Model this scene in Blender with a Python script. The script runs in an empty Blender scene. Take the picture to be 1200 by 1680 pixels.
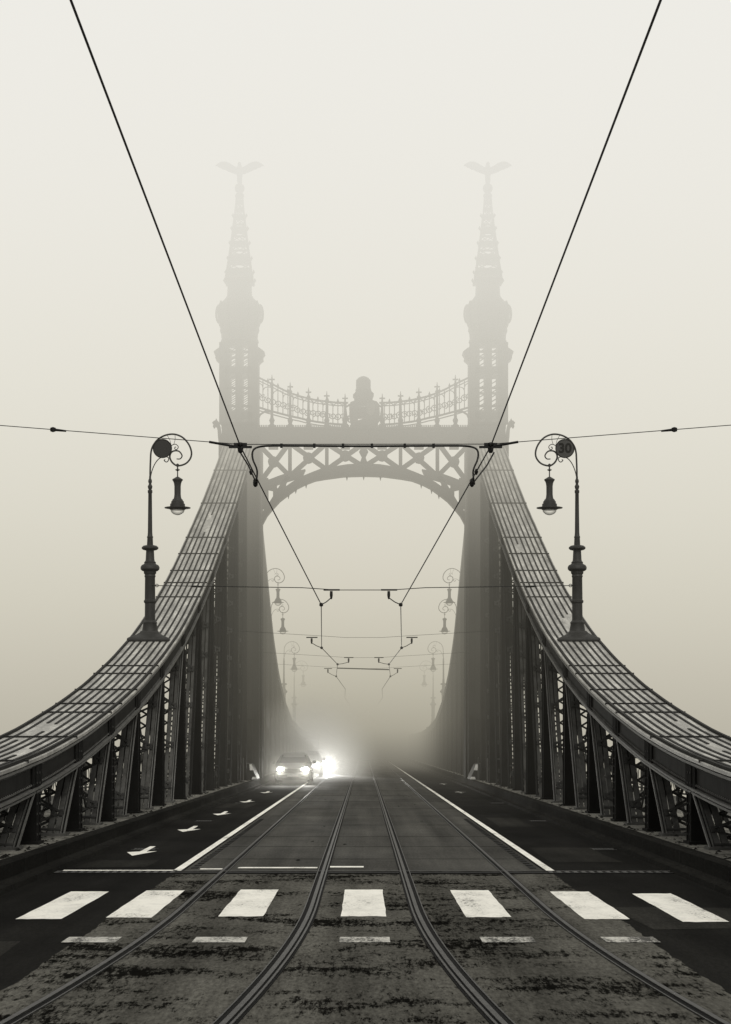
import bpy, math, random
from math import radians as R, sin, cos, pi
from mathutils import Vector, Matrix
random.seed(7)
S = bpy.context.scene
COL = S.collection
EYE = 1.87
F = 3400.0            # focal length in units of a 1200 wide frame

# ------------------------------------------------------------------ materials
def node_mat(name):
    m = bpy.data.materials.new(name); m.use_nodes = True
    nt = m.node_tree; b = nt.nodes['Principled BSDF']
    return m, nt, b
def ramp(nt, fac, stops):
    r = nt.nodes.new('ShaderNodeValToRGB'); nt.links.new(fac, r.inputs[0])
    e = r.color_ramp.elements
    while len(e) < len(stops): e.new(0.5)
    for i, (p, c) in enumerate(stops):
        e[i].position = p
        if not isinstance(c, tuple): c = (c, c*0.99, c*0.95)
        e[i].color = (*c, 1)
    return r.outputs[0]
def noise(nt, scale, detail=6, rough=0.6, vec=None, dist=0.0):
    n = nt.nodes.new('ShaderNodeTexNoise'); n.inputs['Scale'].default_value = scale
    n.inputs['Detail'].default_value = detail; n.inputs['Roughness'].default_value = rough
    n.inputs['Distortion'].default_value = dist
    if vec is not None: nt.links.new(vec, n.inputs['Vector'])
    return n.outputs['Fac']
def mapped(nt, scale):
    g = nt.nodes.new('ShaderNodeNewGeometry')
    mp = nt.nodes.new('ShaderNodeMapping'); mp.inputs['Scale'].default_value = scale
    nt.links.new(g.outputs['Position'], mp.inputs['Vector'])
    return mp.outputs[0]
def mix(nt, fac, a, b, mode='MIX'):
    n = nt.nodes.new('ShaderNodeMix'); n.data_type = 'RGBA'; n.blend_type = mode
    for s, v in ((n.inputs[0], fac), (n.inputs[6], a), (n.inputs[7], b)):
        if isinstance(v, (int, float)): s.default_value = v
        elif isinstance(v, tuple): s.default_value = (*v, 1)
        else: nt.links.new(v, s)
    return n.outputs[2]
def math_n(nt, op, a, b=None, clamp=False):
    n = nt.nodes.new('ShaderNodeMath'); n.operation = op; n.use_clamp = clamp
    for s, v in zip(n.inputs, (a, b)):
        if v is None: continue
        if isinstance(v, (int, float)): s.default_value = v
        else: nt.links.new(v, s)
    return n.outputs[0]
def bump(nt, b, h, strength, dist):
    n = nt.nodes.new('ShaderNodeBump'); n.inputs['Strength'].default_value = strength
    n.inputs['Distance'].default_value = dist
    nt.links.new(h, n.inputs['Height']); nt.links.new(n.outputs[0], b.inputs['Normal'])

def iron(name, lo, hi, rough=0.55, scale=1.5, spec=0.4):
    m, nt, b = node_mat(name)
    v = mapped(nt, (1, 1, 0.5))
    f = noise(nt, scale, 8, 0.7, v)
    c = ramp(nt, f, [(0.30, lo), (0.52, (hi*0.75, hi*0.74, hi*0.69)), (0.72, hi)])
    nt.links.new(c, b.inputs['Base Color'])
    b.inputs['Roughness'].default_value = rough
    b.inputs['Specular IOR Level'].default_value = spec
    bump(nt, b, noise(nt, 14, 4, 0.6, v), 0.25, 0.02)
    return m
M = {}
M['iron'] = iron('riveted_iron', 0.010, 0.042, 0.65, 2.2, 0.2)
M['iron_mid'] = iron('mid_iron', 0.006, 0.024, 0.8, 1.2, 0.05)
M['web'] = iron('chord_web_iron', 0.004, 0.018, 0.7, 3.0, 0.06)
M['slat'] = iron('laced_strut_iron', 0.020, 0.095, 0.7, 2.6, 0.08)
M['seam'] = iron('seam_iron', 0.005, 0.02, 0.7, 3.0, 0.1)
M['iron_light'] = iron('pale_iron', 0.040, 0.12, 0.55, 3.0, 0.35)  # paler iron for flange angles, chord rivets, shield and poles
M['iron_shade'] = iron('shaded_iron', 0.002, 0.009, 0.85, 2.0, 0.05)  # shadow on posts and strut sides is put into this dark colour
M['lamp'] = iron('lamp_paint', 0.016, 0.032, 0.55, 5.0, 0.2)
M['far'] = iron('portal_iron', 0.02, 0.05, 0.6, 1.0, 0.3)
M['wire'] = iron('wire_metal', 0.004, 0.008, 0.6, 5.0, 0.2)

def chord_mat():
    m, nt, b = node_mat('chord_plate')
    v = mapped(nt, (2.2, 0.35, 0.35))
    f = noise(nt, 1.6, 8, 0.65, v)
    f2 = noise(nt, 9, 5, 0.7, mapped(nt, (3.0, 0.5, 0.5)))
    c = ramp(nt, f, [(0.30, 0.17), (0.5, 0.33), (0.66, 0.58)])  # wet sheen of the chord tops is put into this pale colour
    c2 = ramp(nt, f2, [(0.30, 0.55), (0.6, 1.0)])
    nt.links.new(mix(nt, 1.0, c, c2, 'MULTIPLY'), b.inputs['Base Color'])
    b.inputs['Roughness'].default_value = 0.48
    b.inputs['Specular IOR Level'].default_value = 0.5
    bump(nt, b, f2, 0.2, 0.01)
    return m
M['chord'] = chord_mat()

def asphalt(name, lo, hi, streak=0.0, speck=0.0, rough=0.75, spec=0.3):
    m, nt, b = node_mat(name)
    base = ramp(nt, noise(nt, 0.5, 8, 0.65, mapped(nt, (1, 0.35, 1))), [(0.3, lo), (0.7, hi)])
    fine = ramp(nt, noise(nt, 28, 4, 0.75, mapped(nt, (1, 0.2, 1))), [(0.35, 0.60), (0.65, 1.25)])
    c = mix(nt, 1.0, base, fine, 'MULTIPLY')
    if speck > 0:
        big = noise(nt, 0.9, 5, 0.65, mapped(nt, (0.7, 0.8, 1)))
        sm = noise(nt, 17, 6, 0.85, mapped(nt, (1, 0.16, 1)))
        # dark tar speckles gather in worn patches
        s = math_n(nt, 'ADD', math_n(nt, 'MULTIPLY', big, 1.2), math_n(nt, 'MULTIPLY', sm, 1.2))
        k = ramp(nt, s, [(0.0, 1.0), (1.13, 1.0)])
        rr = nt.nodes.new('ShaderNodeMapRange'); rr.inputs[1].default_value = 1.21; rr.inputs[2].default_value = 1.33
        rr.inputs[3].default_value = 0.0; rr.inputs[4].default_value = speck
        nt.links.new(s, rr.inputs[0])
        c = mix(nt, rr.outputs[0], c, (0.004, 0.004, 0.0035))
    nt.links.new(c, b.inputs['Base Color'])
    wt = ramp(nt, noise(nt, 1.1, 4, 0.6, mapped(nt, (1.6, 0.03, 1))), [(0.35, 0.65), (0.65, 1.35)])
    c = mix(nt, 1.0, c, wt, 'MULTIPLY'); nt.links.new(c, b.inputs['Base Color'])
    rg = ramp(nt, noise(nt, 0.4, 4, 0.6, mapped(nt, (1, 0.3, 1))), [(0.3, (rough-0.12,)*3), (0.7, (rough+0.08,)*3)])
    nt.links.new(rg, b.inputs['Roughness'])
    b.inputs['Specular IOR Level'].default_value = spec
    bump(nt, b, noise(nt, 45, 3, 0.7, mapped(nt, (1, 1, 1))), 0.35, 0.01)
    return m
M['lane'] = asphalt('lane_asphalt', 0.002, 0.012, rough=0.85, spec=0.02)
M['front'] = asphalt('crossing_asphalt', 0.055, 0.13, speck=0.97, rough=0.9, spec=0.0)
M['bed'] = asphalt('track_bed', 0.028, 0.070, rough=0.8, spec=0.06)
M['concrete'] = asphalt('ledge_concrete', 0.11, 0.25, speck=0.6, rough=0.9, spec=0.1)
M['kerb'] = asphalt('kerb_stone', 0.004, 0.020, rough=0.9, spec=0.02)
M['walk'] = asphalt('walkway', 0.05, 0.08, rough=0.8)

def paint(name, hi, wear):
    m, nt, b = node_mat(name)
    sm = noise(nt, 30, 5, 0.8, mapped(nt, (1, 0.7, 1)))
    bg_ = noise(nt, 1.7, 4, 0.6, mapped(nt, (1.6, 0.35, 1)))
    t = math_n(nt, 'ADD', math_n(nt, 'MULTIPLY', sm, 0.6), math_n(nt, 'MULTIPLY', bg_, 0.5))
    c = ramp(nt, t, [(wear, 0.07), (wear+0.035, hi*0.80), (wear+0.16, hi)])
    d = ramp(nt, noise(nt, 2.6, 6, 0.7, mapped(nt, (1, 0.5, 1))), [(0.3, 0.78), (0.5, 0.96), (0.62, 1.0)])
    nt.links.new(mix(nt, 1.0, c, d, 'MULTIPLY'), b.inputs['Base Color'])
    b.inputs['Roughness'].default_value = 0.8
    b.inputs['Specular IOR Level'].default_value = 0.1
    return m
M['paint'] = paint('road_paint', 0.92, 0.43)
M['paint_worn'] = paint('worn_road_paint', 0.62, 0.50)

def simple(name, c, rough=0.5, metal=0.0, spec=0.5, var=0.15):
    m, nt, b = node_mat(name)
    k = ramp(nt, noise(nt, 6, 4, 0.6, mapped(nt, (1, 1, 1))), [(0.3, c*(1-var)), (0.7, c*(1+var))])
    nt.links.new(k, b.inputs['Base Color'])
    b.inputs['Roughness'].default_value = rough; b.inputs['Metallic'].default_value = metal
    b.inputs['Specular IOR Level'].default_value = spec
    return m
M['rail'] = simple('rail_steel', 0.034, 0.5, 0.1, 0.18, var=0.5)
M['groove'] = simple('rail_groove', 0.003, 0.9, 0, 0.1)
M['rubber'] = simple('rubber', 0.012, 0.8, 0, 0.2)
M['car_paint'] = simple('car_paint', 0.30, 0.3, 0.1)
M['car_glass'] = simple('car_glass', 0.10, 0.08)
M['chrome'] = simple('chrome', 0.5, 0.2, 1.0)
M['sign_back'] = simple('sign_back', 0.014, 0.6, 0, 0.2)
M['sign_face'] = simple('sign_face', 0.040, 0.6, 0, 0.2)
M['black'] = simple('black_paint', 0.002, 0.7, 0, 0.1)
M['reflector'] = simple('reflective_white', 0.85, 0.4)
M['water'] = simple('river_water', 0.03, 0.12)
def emis(name, v, st):
    m, nt, b = node_mat(name)
    b.inputs['Base Color'].default_value = (v, v, v*0.93, 1)
    b.inputs['Emission Color'].default_value = (1, 0.98, 0.90, 1)
    b.inputs['Emission Strength'].default_value = st
    return m
M['headlight'] = emis('headlight_lens', 0.8, 120)
m, nt, b = node_mat('lamp_glass')
b.inputs['Base Color'].default_value = (0.85, 0.84, 0.78, 1); b.inputs['Roughness'].default_value = 0.12
tr = nt.nodes.new('ShaderNodeBsdfTransparent'); mx = nt.nodes.new('ShaderNodeMixShader')
fr = nt.nodes.new('ShaderNodeLayerWeight'); fr.inputs[0].default_value = 0.45
nt.links.new(fr.outputs['Facing'], mx.inputs[0]); nt.links.new(tr.outputs[0], mx.inputs[1]); nt.links.new(b.outputs[0], mx.inputs[2])
nt.links.new(mx.outputs[0], nt.nodes['Material Output'].inputs[0])
b.inputs['Base Color'].default_value = (0.10, 0.10, 0.09, 1)
M['glass'] = m

# ------------------------------------------------------------------ mesh builder
class MB:
    def __init__(s): s.v = []; s.f = []
    def add(s, vs, fs):
        o = len(s.v); s.v += [tuple(p) for p in vs]; s.f += [tuple(i+o for i in f) for f in fs]; return s
    def hexa(s, p):   # 8 corners: bottom ring 0-3, top ring 4-7
        return s.add(p, [(0,3,2,1),(4,5,6,7),(0,1,5,4),(1,2,6,5),(2,3,7,6),(3,0,4,7)])
    def box(s, x0, x1, y0, y1, z0, z1):
        if x0 > x1: x0, x1 = x1, x0
        return s.hexa([(x0,y0,z0),(x1,y0,z0),(x1,y1,z0),(x0,y1,z0),(x0,y0,z1),(x1,y0,z1),(x1,y1,z1),(x0,y1,z1)])
    def bar(s, a, b, w, h, up=(0,0,1)):   # rectangular bar a->b, w across, h along up
        a = Vector(a); b = Vector(b); d = (b-a).normalized(); up = Vector(up)
        if abs(d.dot(up)) > 0.99: up = Vector((0,1,0))
        r = d.cross(up).normalized()*w/2; u = r.cross(d).normalized()*h/2
        return s.hexa([a-r-u, a+r-u, a+r+u, a-r+u, b-r-u, b+r-u, b+r+u, b-r+u])
    def tube(s, pts, r, n=8, caps=True):
        pts = [Vector(p) for p in pts]; N = len(pts)
        rs = r if isinstance(r, (list, tuple)) else [r]*N
        t0 = (pts[1]-pts[0]).normalized()
        ref = Vector((0,1,0)) if abs(t0.y) < 0.9 else Vector((0,0,1))
        vs = []
        for i in range(N):
            t = (pts[min(i+1,N-1)]-pts[max(i-1,0)]).normalized()
            u = (ref - t*ref.dot(t)).normalized(); w = t.cross(u); ref = u
            for k in range(n):
                a = 2*pi*k/n; vs.append(pts[i]+(u*cos(a)+w*sin(a))*rs[i])
        fs = [(i*n+k, i*n+(k+1)%n, (i+1)*n+(k+1)%n, (i+1)*n+k) for i in range(N-1) for k in range(n)]
        if caps: fs += [tuple(range(n))[::-1], tuple((N-1)*n+k for k in range(n))]
        return s.add(vs, fs)
    def lathe(s, prof, c=(0,0,0), n=24, sq=False):  # prof: (z, r)
        vs = []; 
        for z, r in prof:
            for k in range(n):
                a = 2*pi*k/n + (pi/n if sq else 0)
                rr = r/cos(pi/n) if sq else r
                vs.append((c[0]+rr*cos(a), c[1]+rr*sin(a), c[2]+z))
        N = len(prof)
        fs = [(i*n+k, i*n+(k+1)%n, (i+1)*n+(k+1)%n, (i+1)*n+k) for i in range(N-1) for k in range(n)]
        fs += [tuple(range(n))[::-1], tuple((N-1)*n+k for k in range(n))]
        return s.add(vs, fs)
    def prism(s, poly, y0, y1):   # poly in (x,z), extruded along y
        n = len(poly); vs = [(x,y0,z) for x,z in poly]+[(x,y1,z) for x,z in poly]
        return s.add(vs, [tuple(range(n)), tuple(range(2*n-1,n-1,-1))]+[(i,i+n,(i+1)%n+n,(i+1)%n) for i in range(n)])
    def flat(s, poly, z):         # poly in (x,y)
        n = len(poly); return s.add([(x,y,z) for x,y in poly], [tuple(range(n))])
    def mirror(s, on=True):
        if on:
            s.v = [(-x,y,z) for x,y,z in s.v]; s.f = [tuple(reversed(f)) for f in s.f]
        return s
    def build(s, name, mat, parent=None, smooth=False, bevel=0, loc=None):
        me = bpy.data.meshes.new(name); me.from_pydata(s.v, [], s.f); me.update()
        import bmesh
        bm = bmesh.new(); bm.from_mesh(me); bmesh.ops.recalc_face_normals(bm, faces=bm.faces); bm.to_mesh(me); bm.free()
        me.materials.append(M[mat] if isinstance(mat, str) else mat)
        o = bpy.data.objects.new(name, me); COL.objects.link(o)
        if smooth:
            for p in me.polygons: p.use_smooth = True
            try: me.set_sharp_from_angle(angle=R(40))
            except Exception: pass
        if bevel:
            bv = o.modifiers.new('bevel', 'BEVEL'); bv.width = bevel; bv.segments = 2; bv.limit_method = 'ANGLE'
        if parent: o.parent = parent
        if loc: o.location = loc
        return o
def tag(o, label=None, cat=None, group=None, kind=None):
    for k, v in (('label', label), ('category', cat), ('group', group), ('kind', kind)):
        if v: o[k] = v
    return o
def empty(name, label, cat, loc=(0,0,0), group=None, kind=None):
    o = bpy.data.objects.new(name, None); COL.objects.link(o); o.location = loc
    return tag(o, label, cat, group, kind)
def copy_tree(o, parent=None):
    c = o.copy(); COL.objects.link(c); c.parent = parent
    for ch in [x for x in S.objects if x.parent == o]: copy_tree(ch, c)
    return c
def lerp(tab, y):
    if y <= tab[0][0]: return tab[0][1]
    for (a, u), (b, v) in zip(tab, tab[1:]):
        if y <= b: return u + (v-u)*(y-a)/(b-a)
    return tab[-1][1]

# ------------------------------------------------------------------ camera
cd = bpy.data.cameras.new('camera'); cam = bpy.data.objects.new('camera', cd); COL.objects.link(cam)
cam.location = (0, 0, EYE); cam.rotation_euler = (R(90), 0, 0)
cd.sensor_fit = 'HORIZONTAL'; cd.sensor_width = 36; cd.lens = F/1200*36
cd.shift_x = 3/1200; cd.shift_y = 382/1200
cd.clip_start = 0.1; cd.clip_end = 3000
S.camera = cam

# ------------------------------------------------------------------ world and sun
W = bpy.data.worlds.new('World'); S.world = W; W.use_nodes = True
nt = W.node_tree; bg = nt.nodes['Background']
sky = nt.nodes.new('ShaderNodeTexSky'); sky.sky_type = 'NISHITA'; sky.sun_disc = False
sky.sun_elevation = R(42); sky.sun_rotation = R(170)
bw = nt.nodes.new('ShaderNodeRGBToBW'); nt.links.new(sky.outputs[0], bw.inputs[0])
tn = mix(nt, 1.0, bw.outputs[0], (1.0, 0.985, 0.93), 'MULTIPLY')
nt.links.new(tn, bg.inputs[0]); bg.inputs[1].default_value = 0.12
sl = bpy.data.lights.new('sun', 'SUN'); sl.energy = 2.0; sl.angle = R(25); sl.color = (1, 0.97, 0.90)
so = bpy.data.objects.new('sun', sl); COL.objects.link(so)
so.rotation_euler = (R(48), 0, R(10)); so.location = (0, 0, 50)

# ------------------------------------------------------------------ fog
def fog():
    m = bpy.data.materials.new('fog_volume'); m.use_nodes = True; nt = m.node_tree
    nt.nodes.remove(nt.nodes['Principled BSDF']); out = nt.nodes['Material Output']
    g = nt.nodes.new('ShaderNodeNewGeometry'); sp = nt.nodes.new('ShaderNodeSeparateXYZ')
    nt.links.new(g.outputs['Position'], sp.inputs[0]); z = sp.outputs['Z']
    zn = math_n(nt, 'DIVIDE', z, 40.0, clamp=True)
    def vramp(stops, interp='LINEAR'):
        r = nt.nodes.new('ShaderNodeValToRGB'); nt.links.new(zn, r.inputs[0]); e = r.color_ramp.elements
        r.color_ramp.interpolation = interp
        while len(e) < len(stops): e.new(0.5)
        for i, (zz, c) in enumerate(stops):
            e[i].position = zz/40.0; e[i].color = (*(c if isinstance(c, tuple) else (c,)*3), 1)
        return r.outputs[0]
    yn = math_n(nt, 'DIVIDE', sp.outputs['Y'], 200.0, clamp=True)
    ry = nt.nodes.new('ShaderNodeValToRGB'); nt.links.new(yn, ry.inputs[0]); e = ry.color_ramp.elements
    while len(e) < len(FOG_BANK): e.new(0.5)
    for i, (yy, c) in enumerate(FOG_BANK):
        e[i].position = yy/200.0; e[i].color = (c/4, c/4, c/4, 1)
    sig = math_n(nt, 'MULTIPLY', vramp(FOG_SIGMA), math_n(nt, 'MULTIPLY', ry.outputs[0], 0.8))
    nz = noise(nt, 0.045, 2, 0.5, mapped(nt, (1, 0.6, 1.6)))
    sig = math_n(nt, 'MULTIPLY', sig, math_n(nt, 'ADD', math_n(nt, 'MULTIPLY', nz, 1.0), 0.5))
    axn = math_n(nt, 'ABSOLUTE', sp.outputs['X'])
    ms = nt.nodes.new('ShaderNodeMapRange'); ms.interpolation_type = 'SMOOTHSTEP'
    ms.inputs[1].default_value = 5.5; ms.inputs[2].default_value = 13.0
    nt.links.new(axn, ms.inputs[0])
    rad = mix(nt, ms.outputs[0], vramp(FOG_RADIANCE), vramp(FOG_OVER_RIVER))
    ab = nt.nodes.new('ShaderNodeVolumeAbsorption'); ab.inputs['Color'].default_value = (0, 0, 0, 1)
    nt.links.new(sig, ab.inputs['Density'])
    em = nt.nodes.new('ShaderNodeEmission')
    nt.links.new(rad, em.inputs['Color']); nt.links.new(sig, em.inputs['Strength'])
    ad = nt.nodes.new('ShaderNodeAddShader')
    nt.links.new(ab.outputs[0], ad.inputs[0]); nt.links.new(em.outputs[0], ad.inputs[1])
    nt.links.new(ad.outputs[0], out.inputs['Volume'])
    m.cycles.volume_sampling = 'EQUIANGULAR'
    b = MB().box(-260, 260, -40, 420, -14, 60)
    o = b.build('fog', m); tag(o, 'pale fog bank wrapped around the whole bridge', 'fog', kind='stuff')
    return o
def w(v, t=1.0):   # warm grey from an sRGB-like 0..255 level
    s = v/255.0; l = s/12.92 if s < 0.04045 else ((s+0.055)/1.055)**2.4
    return l
def wc(r, g, b): return (w(r), w(g), w(b))
# extinction (x10) and fog's own emission, standing in for scattered daylight, by height
FOG_OVER_RIVER = [(0, wc(183,178,163)), (3, wc(187,182,167)), (7, wc(199,194,179)), (12, wc(215,211,196)), (18, wc(232,229,218)), (26, wc(239,237,231)), (40, wc(239,238,233))]
FOG_SIGMA = [(zz, ss/2) for zz, ss in [(0, 0.10), (8, 0.15), (11, 0.30), (15, 0.68), (20, 1.35), (26, 2.0), (40, 2.0)]]
FOG_BANK = [(0, 0.006), (34, 0.012), (44, 0.035), (58, 0.12), (72, 0.30), (85, 0.55), (98, 0.66), (116, 0.58), (130, 1.1), (147, 2.6), (190, 3.4)]   # thin near the camera, thick from the portal on
FOG_RADIANCE = [(0, wc(111,107,97)), (1, wc(132,128,116)), (3, wc(170,165,149)), (7, wc(195,190,173)), (12, wc(215,210,195)), (18, wc(232,229,218)), (26, wc(239,237,231)), (40, wc(239,238,233))]
fog()

# ------------------------------------------------------------------ ground
Y0, Y1 = -20, 250
def road_sheet(name, mat, x0, x1, y0, y1, z, **k):
    b = MB(); n = max(1, int((y1-y0)/5))
    vs = []; fs = []
    for i in range(n+1):
        y = y0+(y1-y0)*i/n; vs += [(x0, y, z), (x1, y, z)]
    fs = [(2*i, 2*i+1, 2*i+3, 2*i+2) for i in range(n)]
    return b.add(vs, fs).build(name, mat, **k)
river = road_sheet('river', 'water', -1500, 1500, -1500, 2500, -13.5); tag(river, kind='structure')
road = MB().box(-4.9, 4.9, Y0, Y1, -0.5, 0.0).build('road', 'lane'); tag(road, kind='structure')
b = MB(); eL = []; eR = []; y = Y0; wl = wr = 0
while y <= 29.99:
    wl = wl*.8+random.uniform(-.014,.014); wr = wr*.8+random.uniform(-.014,.014)
    eL.append((-2.74+wl, y)); eR.append((2.74+wr, y)); y += .125
n = len(eL); b.add([(x,y,.004) for x,y in eL]+[(x,y,.004) for x,y in eR], [(i,n+i,n+i+1,i+1) for i in range(n-1)])
o = b.build('crossing_pavement', 'front'); tag(o, kind='structure')
o = road_sheet('track_bed', 'bed', -2.66, 2.66, 30.6, Y1, 0.004); tag(o, kind='structure')
# expansion joint
jb = MB()
jb.box(-4.5, 4.5, 30.02, 30.22, -0.3, 0.010); 
j = jb.build('joint', 'black', road)
jb = MB(); x = -4.5
while x < 4.5:
    if not (-2.7 < x < 2.7): jb.box(x, x+0.06, 30.05, 30.40, 0.0, 0.016)
    x += 0.12
jb.box(-4.5, 4.5, 30.40, 30.46, 0.0, 0.018)
jb.build('joint_teeth', 'rail', j)
for sx in (-1, 1):
    b = MB()
    prof = [(4.50, 0.0), (4.52, 0.07), (4.66, 0.08), (4.69, 0.11), (4.69, 0.30), (4.72, 0.33), (4.86, 0.33), (4.86, -0.3), (4.50, -0.3)]
    b.prism([(sx*x, z) for x, z in prof], Y0, Y1)
    o = b.build('kerb', 'kerb'); tag(o, kind='structure')
    o = MB().box(sx*4.86, sx*7.3, Y0, Y1, -0.5, 0.325).build('pavement', 'concrete'); tag(o, kind='structure')
    o = MB().box(sx*7.3, sx*9.6, Y0, Y1, -0.5, 0.30).build('footpath', 'walk'); tag(o, kind='structure')

for sx in (-1, 1):
    b = MB(); y = 2.0
    while y < 120:
        b.prism([(sx*x,z) for x,z in ((4.497,0.0),(4.517,.073),(4.657,.083),(4.687,.112),(4.687,.302),(4.718,.333),(4.865,.333),(4.865,0))], y, y+.018); b.box(sx*4.865, sx*7.2, y+.4, y+.42, 0.2, 0.328); y += 2.05 if y < 90 else 4.1
    o = b.build('kerb_joint', 'black'); tag(o, kind='structure')
    b = MB()
    for i in range(420):
        y = 28+95*random.random()**1.6; x = 4.9+random.random()**2*1.9; r = random.uniform(.01,.05); q = random.uniform(.8, 3)
        n = 6; a0 = random.random()*6
        ring = [(sx*(x+r*random.uniform(.6,1.3)*cos(a0+k*pi/3)), y+r*q*random.uniform(.6,1.3)*sin(a0+k*pi/3), .326) for k in range(n)]
        b.add(ring+[(sx*x, y, .326+r*random.uniform(.3,.9))], [(k,(k+1)%n,n) for k in range(n)])
    o = b.build('litter', 'kerb' ); tag(o, 'dead leaves and grit scattered along the %s ledge under the posts' % ('left' if sx < 0 else 'right'), 'litter', kind='stuff')
b = MB()
for y in (33.8, 37.9, 42.0, 48.1, 54.2, 60.3, 68, 76, 84): b.box(-2.64, 2.64, y, y+.03, 0, .0065)
b.build('panel_joint', 'lane', road)
# markings
def mark(name, poly, mat='paint', z=0.010, label=None):   # one painted mark each
    o = MB().flat(poly, z).build(name, mat, road)
    if label: o['label'] = label
    return o
def quad(x0, x1, y0, y1): return [(x0,y0),(x1,y0),(x1,y1),(x0,y1)]
for cx, dy in ((-4.28,-0.5),(-3.47,-0.35), (-2.53,-0.15), (-1.335,0), (0.0,0), (1.35,-0.1), (2.60,-0.35), (3.60,-0.7), (4.3,-0.9)):
    if abs(cx) > 4.2: continue
    h = 0.245; p = quad(cx-h, cx+h, 22.45+dy, 26.6+dy)
    rag = []
    for (a, b2) in zip(p, p[1:]+p[:1]):
        for t in range(8):
            f = t/8; rag.append((a[0]+(b2[0]-a[0])*f+random.uniform(-.006,.006), a[1]+(b2[1]-a[1])*f+random.uniform(-.03,.03)))
    mark('crosswalk_stripe', rag)
for x0, x1 in ((-2.85,-2.34), (-1.62,-1.12), (-0.23,0.25), (1.12,1.63), (2.29,2.80)):
    mark('crosswalk_dash', quad(x0, x1, 19.50, 20.05), 'paint_worn')
for sx in (-1, 1):
    mark('edge_line', quad(sx*2.70, sx*2.82, 30.6, 230))
for x0, x1, y0, y1 in ((-4.45,-2.76,30.5,30.78), (-2.45,-2.08,30.9,31.15), (-1.9,-0.70,31.2,31.5), (-0.52,0.0,31.4,31.75)):
    mark('stop_line', quad(x0, x1, y0, y1))
arrow = [(-0.22,-0.2),(0.0,-1.2),(0.27,0.1),(0.10,-0.05),(0.07,1.6),(-0.03,1.6),(-0.02,0.0)]
for y, x in ((36.1,-3.88), (45.6,-3.86), (56,-3.85), (68,-3.84), (81,-3.82)):
    mark('lane_arrow', [(x+a, y+b2*1.15) for a, b2 in arrow])
for y, x in ((81,3.75), (98,3.75)):
    mark('lane_arrow', [(x+a*0.9, y-b2) for a, b2 in arrow], 'paint_worn')
for sx in (-1, 1):
    b = MB()
    for i in range(34):
        yy = 31.2+i*0.62
        b.box(sx*2.50, sx*2.60, yy, yy+0.34, 0.004, 0.014)
    b.build('drain_grate', 'black', road)
b = MB()
for i in range(26):
    xx = random.uniform(-2.5, 2.5); yy = random.uniform(33, 90)
    b.flat([(xx+random.uniform(.02,.05)*cos(a), yy+random.uniform(.1,.35)*sin(a)) for a in [k*pi/4 for k in range(8)]], 0.009+i*0.00001)
b.build('tar_patch', 'lane', road)

M['patch'] = asphalt('repair_patch', 0.010, 0.030, rough=0.9, spec=0.02)
for x0, x1, y0, y1 in ((-4.35,-3.3,31.5,33.6), (3.0,4.1,33,37.5), (3.1,3.9,47,53), (-4.4,-3.4,61,66), (2.9,4.3,21,23.6), (-4.4,-3.2,17.5,19.5)):
    mark('repair_patch', [(x+random.uniform(-.06,.06), y+random.uniform(-.2,.2)) for x, y in ((x0,y0),((x0+x1)/2,y0),(x1,y0),(x1,(y0+y1)/2),(x1,y1),((x0+x1)/2,y1),(x0,y1),(x0,(y0+y1)/2))], 'patch', z=0.0035)
for sx in (-1, 1):
    for y in (36.8, 50.5, 66):
        b = MB()
        for k in range(7): b.box(sx*4.10+k*.055, sx*4.10+k*.055+.03, y, y+.45, 0.0, .008)
        b.box(sx*4.10-.03, sx*4.10+.40, y-.04, y, 0, .009); b.box(sx*4.10-.03, sx*4.10+.40, y+.45, y+.49, 0, .009)
        b.build('gully_grate', 'rail', road)
# tram tracks
def track_x(D):
    return 1.335 + (0.0 if D >= 24 else 0.0032*(24-D)**2)
RZ = 0.022
tracks = []
for sx, lab in ((-1, 'left tram track, its two grooved rails running toward the oncoming headlights'), (1, 'right tram track, its two grooved rails leading toward the empty lane')):
    t = empty('tram_track', lab, 'tram track', (sx*1.335, 30, 0), 'tram tracks set in the bridge road')
    ys = [Y0+i for i in range(0, 55)] + [35+i*5 for i in range(0, 42)]
    ys = sorted(set(y for y in ys if y >= 4))
    for side in (-1, 1):
        def strip(a0, a1, z0, z1):
            b = MB(); vs = []; fs = []
            for y in ys:
                c = sx*track_x(y)+side*0.7175
                vs += [(c+side*a0, y, z0), (c+side*a1, y, z0), (c+side*a1, y, z1), (c+side*a0, y, z1)]
            for i in range(len(ys)-1):
                for k in range(4): fs.append((4*i+k, 4*i+(k+1)%4, 4*i+4+(k+1)%4, 4*i+4+k))
            fs += [(0,1,2,3), (4*len(ys)-4, 4*len(ys)-3, 4*len(ys)-2, 4*len(ys)-1)]
            # into local space of the track
            b.add([(x-sx*1.335, y-30, z) for x, y, z in vs], fs); return b
        rl = strip(0.0, 0.042, -0.1, RZ).build('rail', 'rail', t)
        strip(-0.045, -0.001, -0.1, 0.010).build('groove', 'groove', rl)
        strip(-0.058, -0.046, -0.1, RZ-0.006).build('guard_lip', 'rail', rl)
        strip(0.043, 0.0635, -0.1, 0.011).build('joint_filler', 'groove', rl)
        if side == -sx:   # inner rails are doubled by a check rail close to the camera
            strip(0.064, 0.084, -0.1, 0.020).build('check_rail', 'rail', rl)
            strip(0.085, 0.105, -0.1, 0.011).build('joint_filler', 'groove', rl)
    tracks.append(t)

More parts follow.
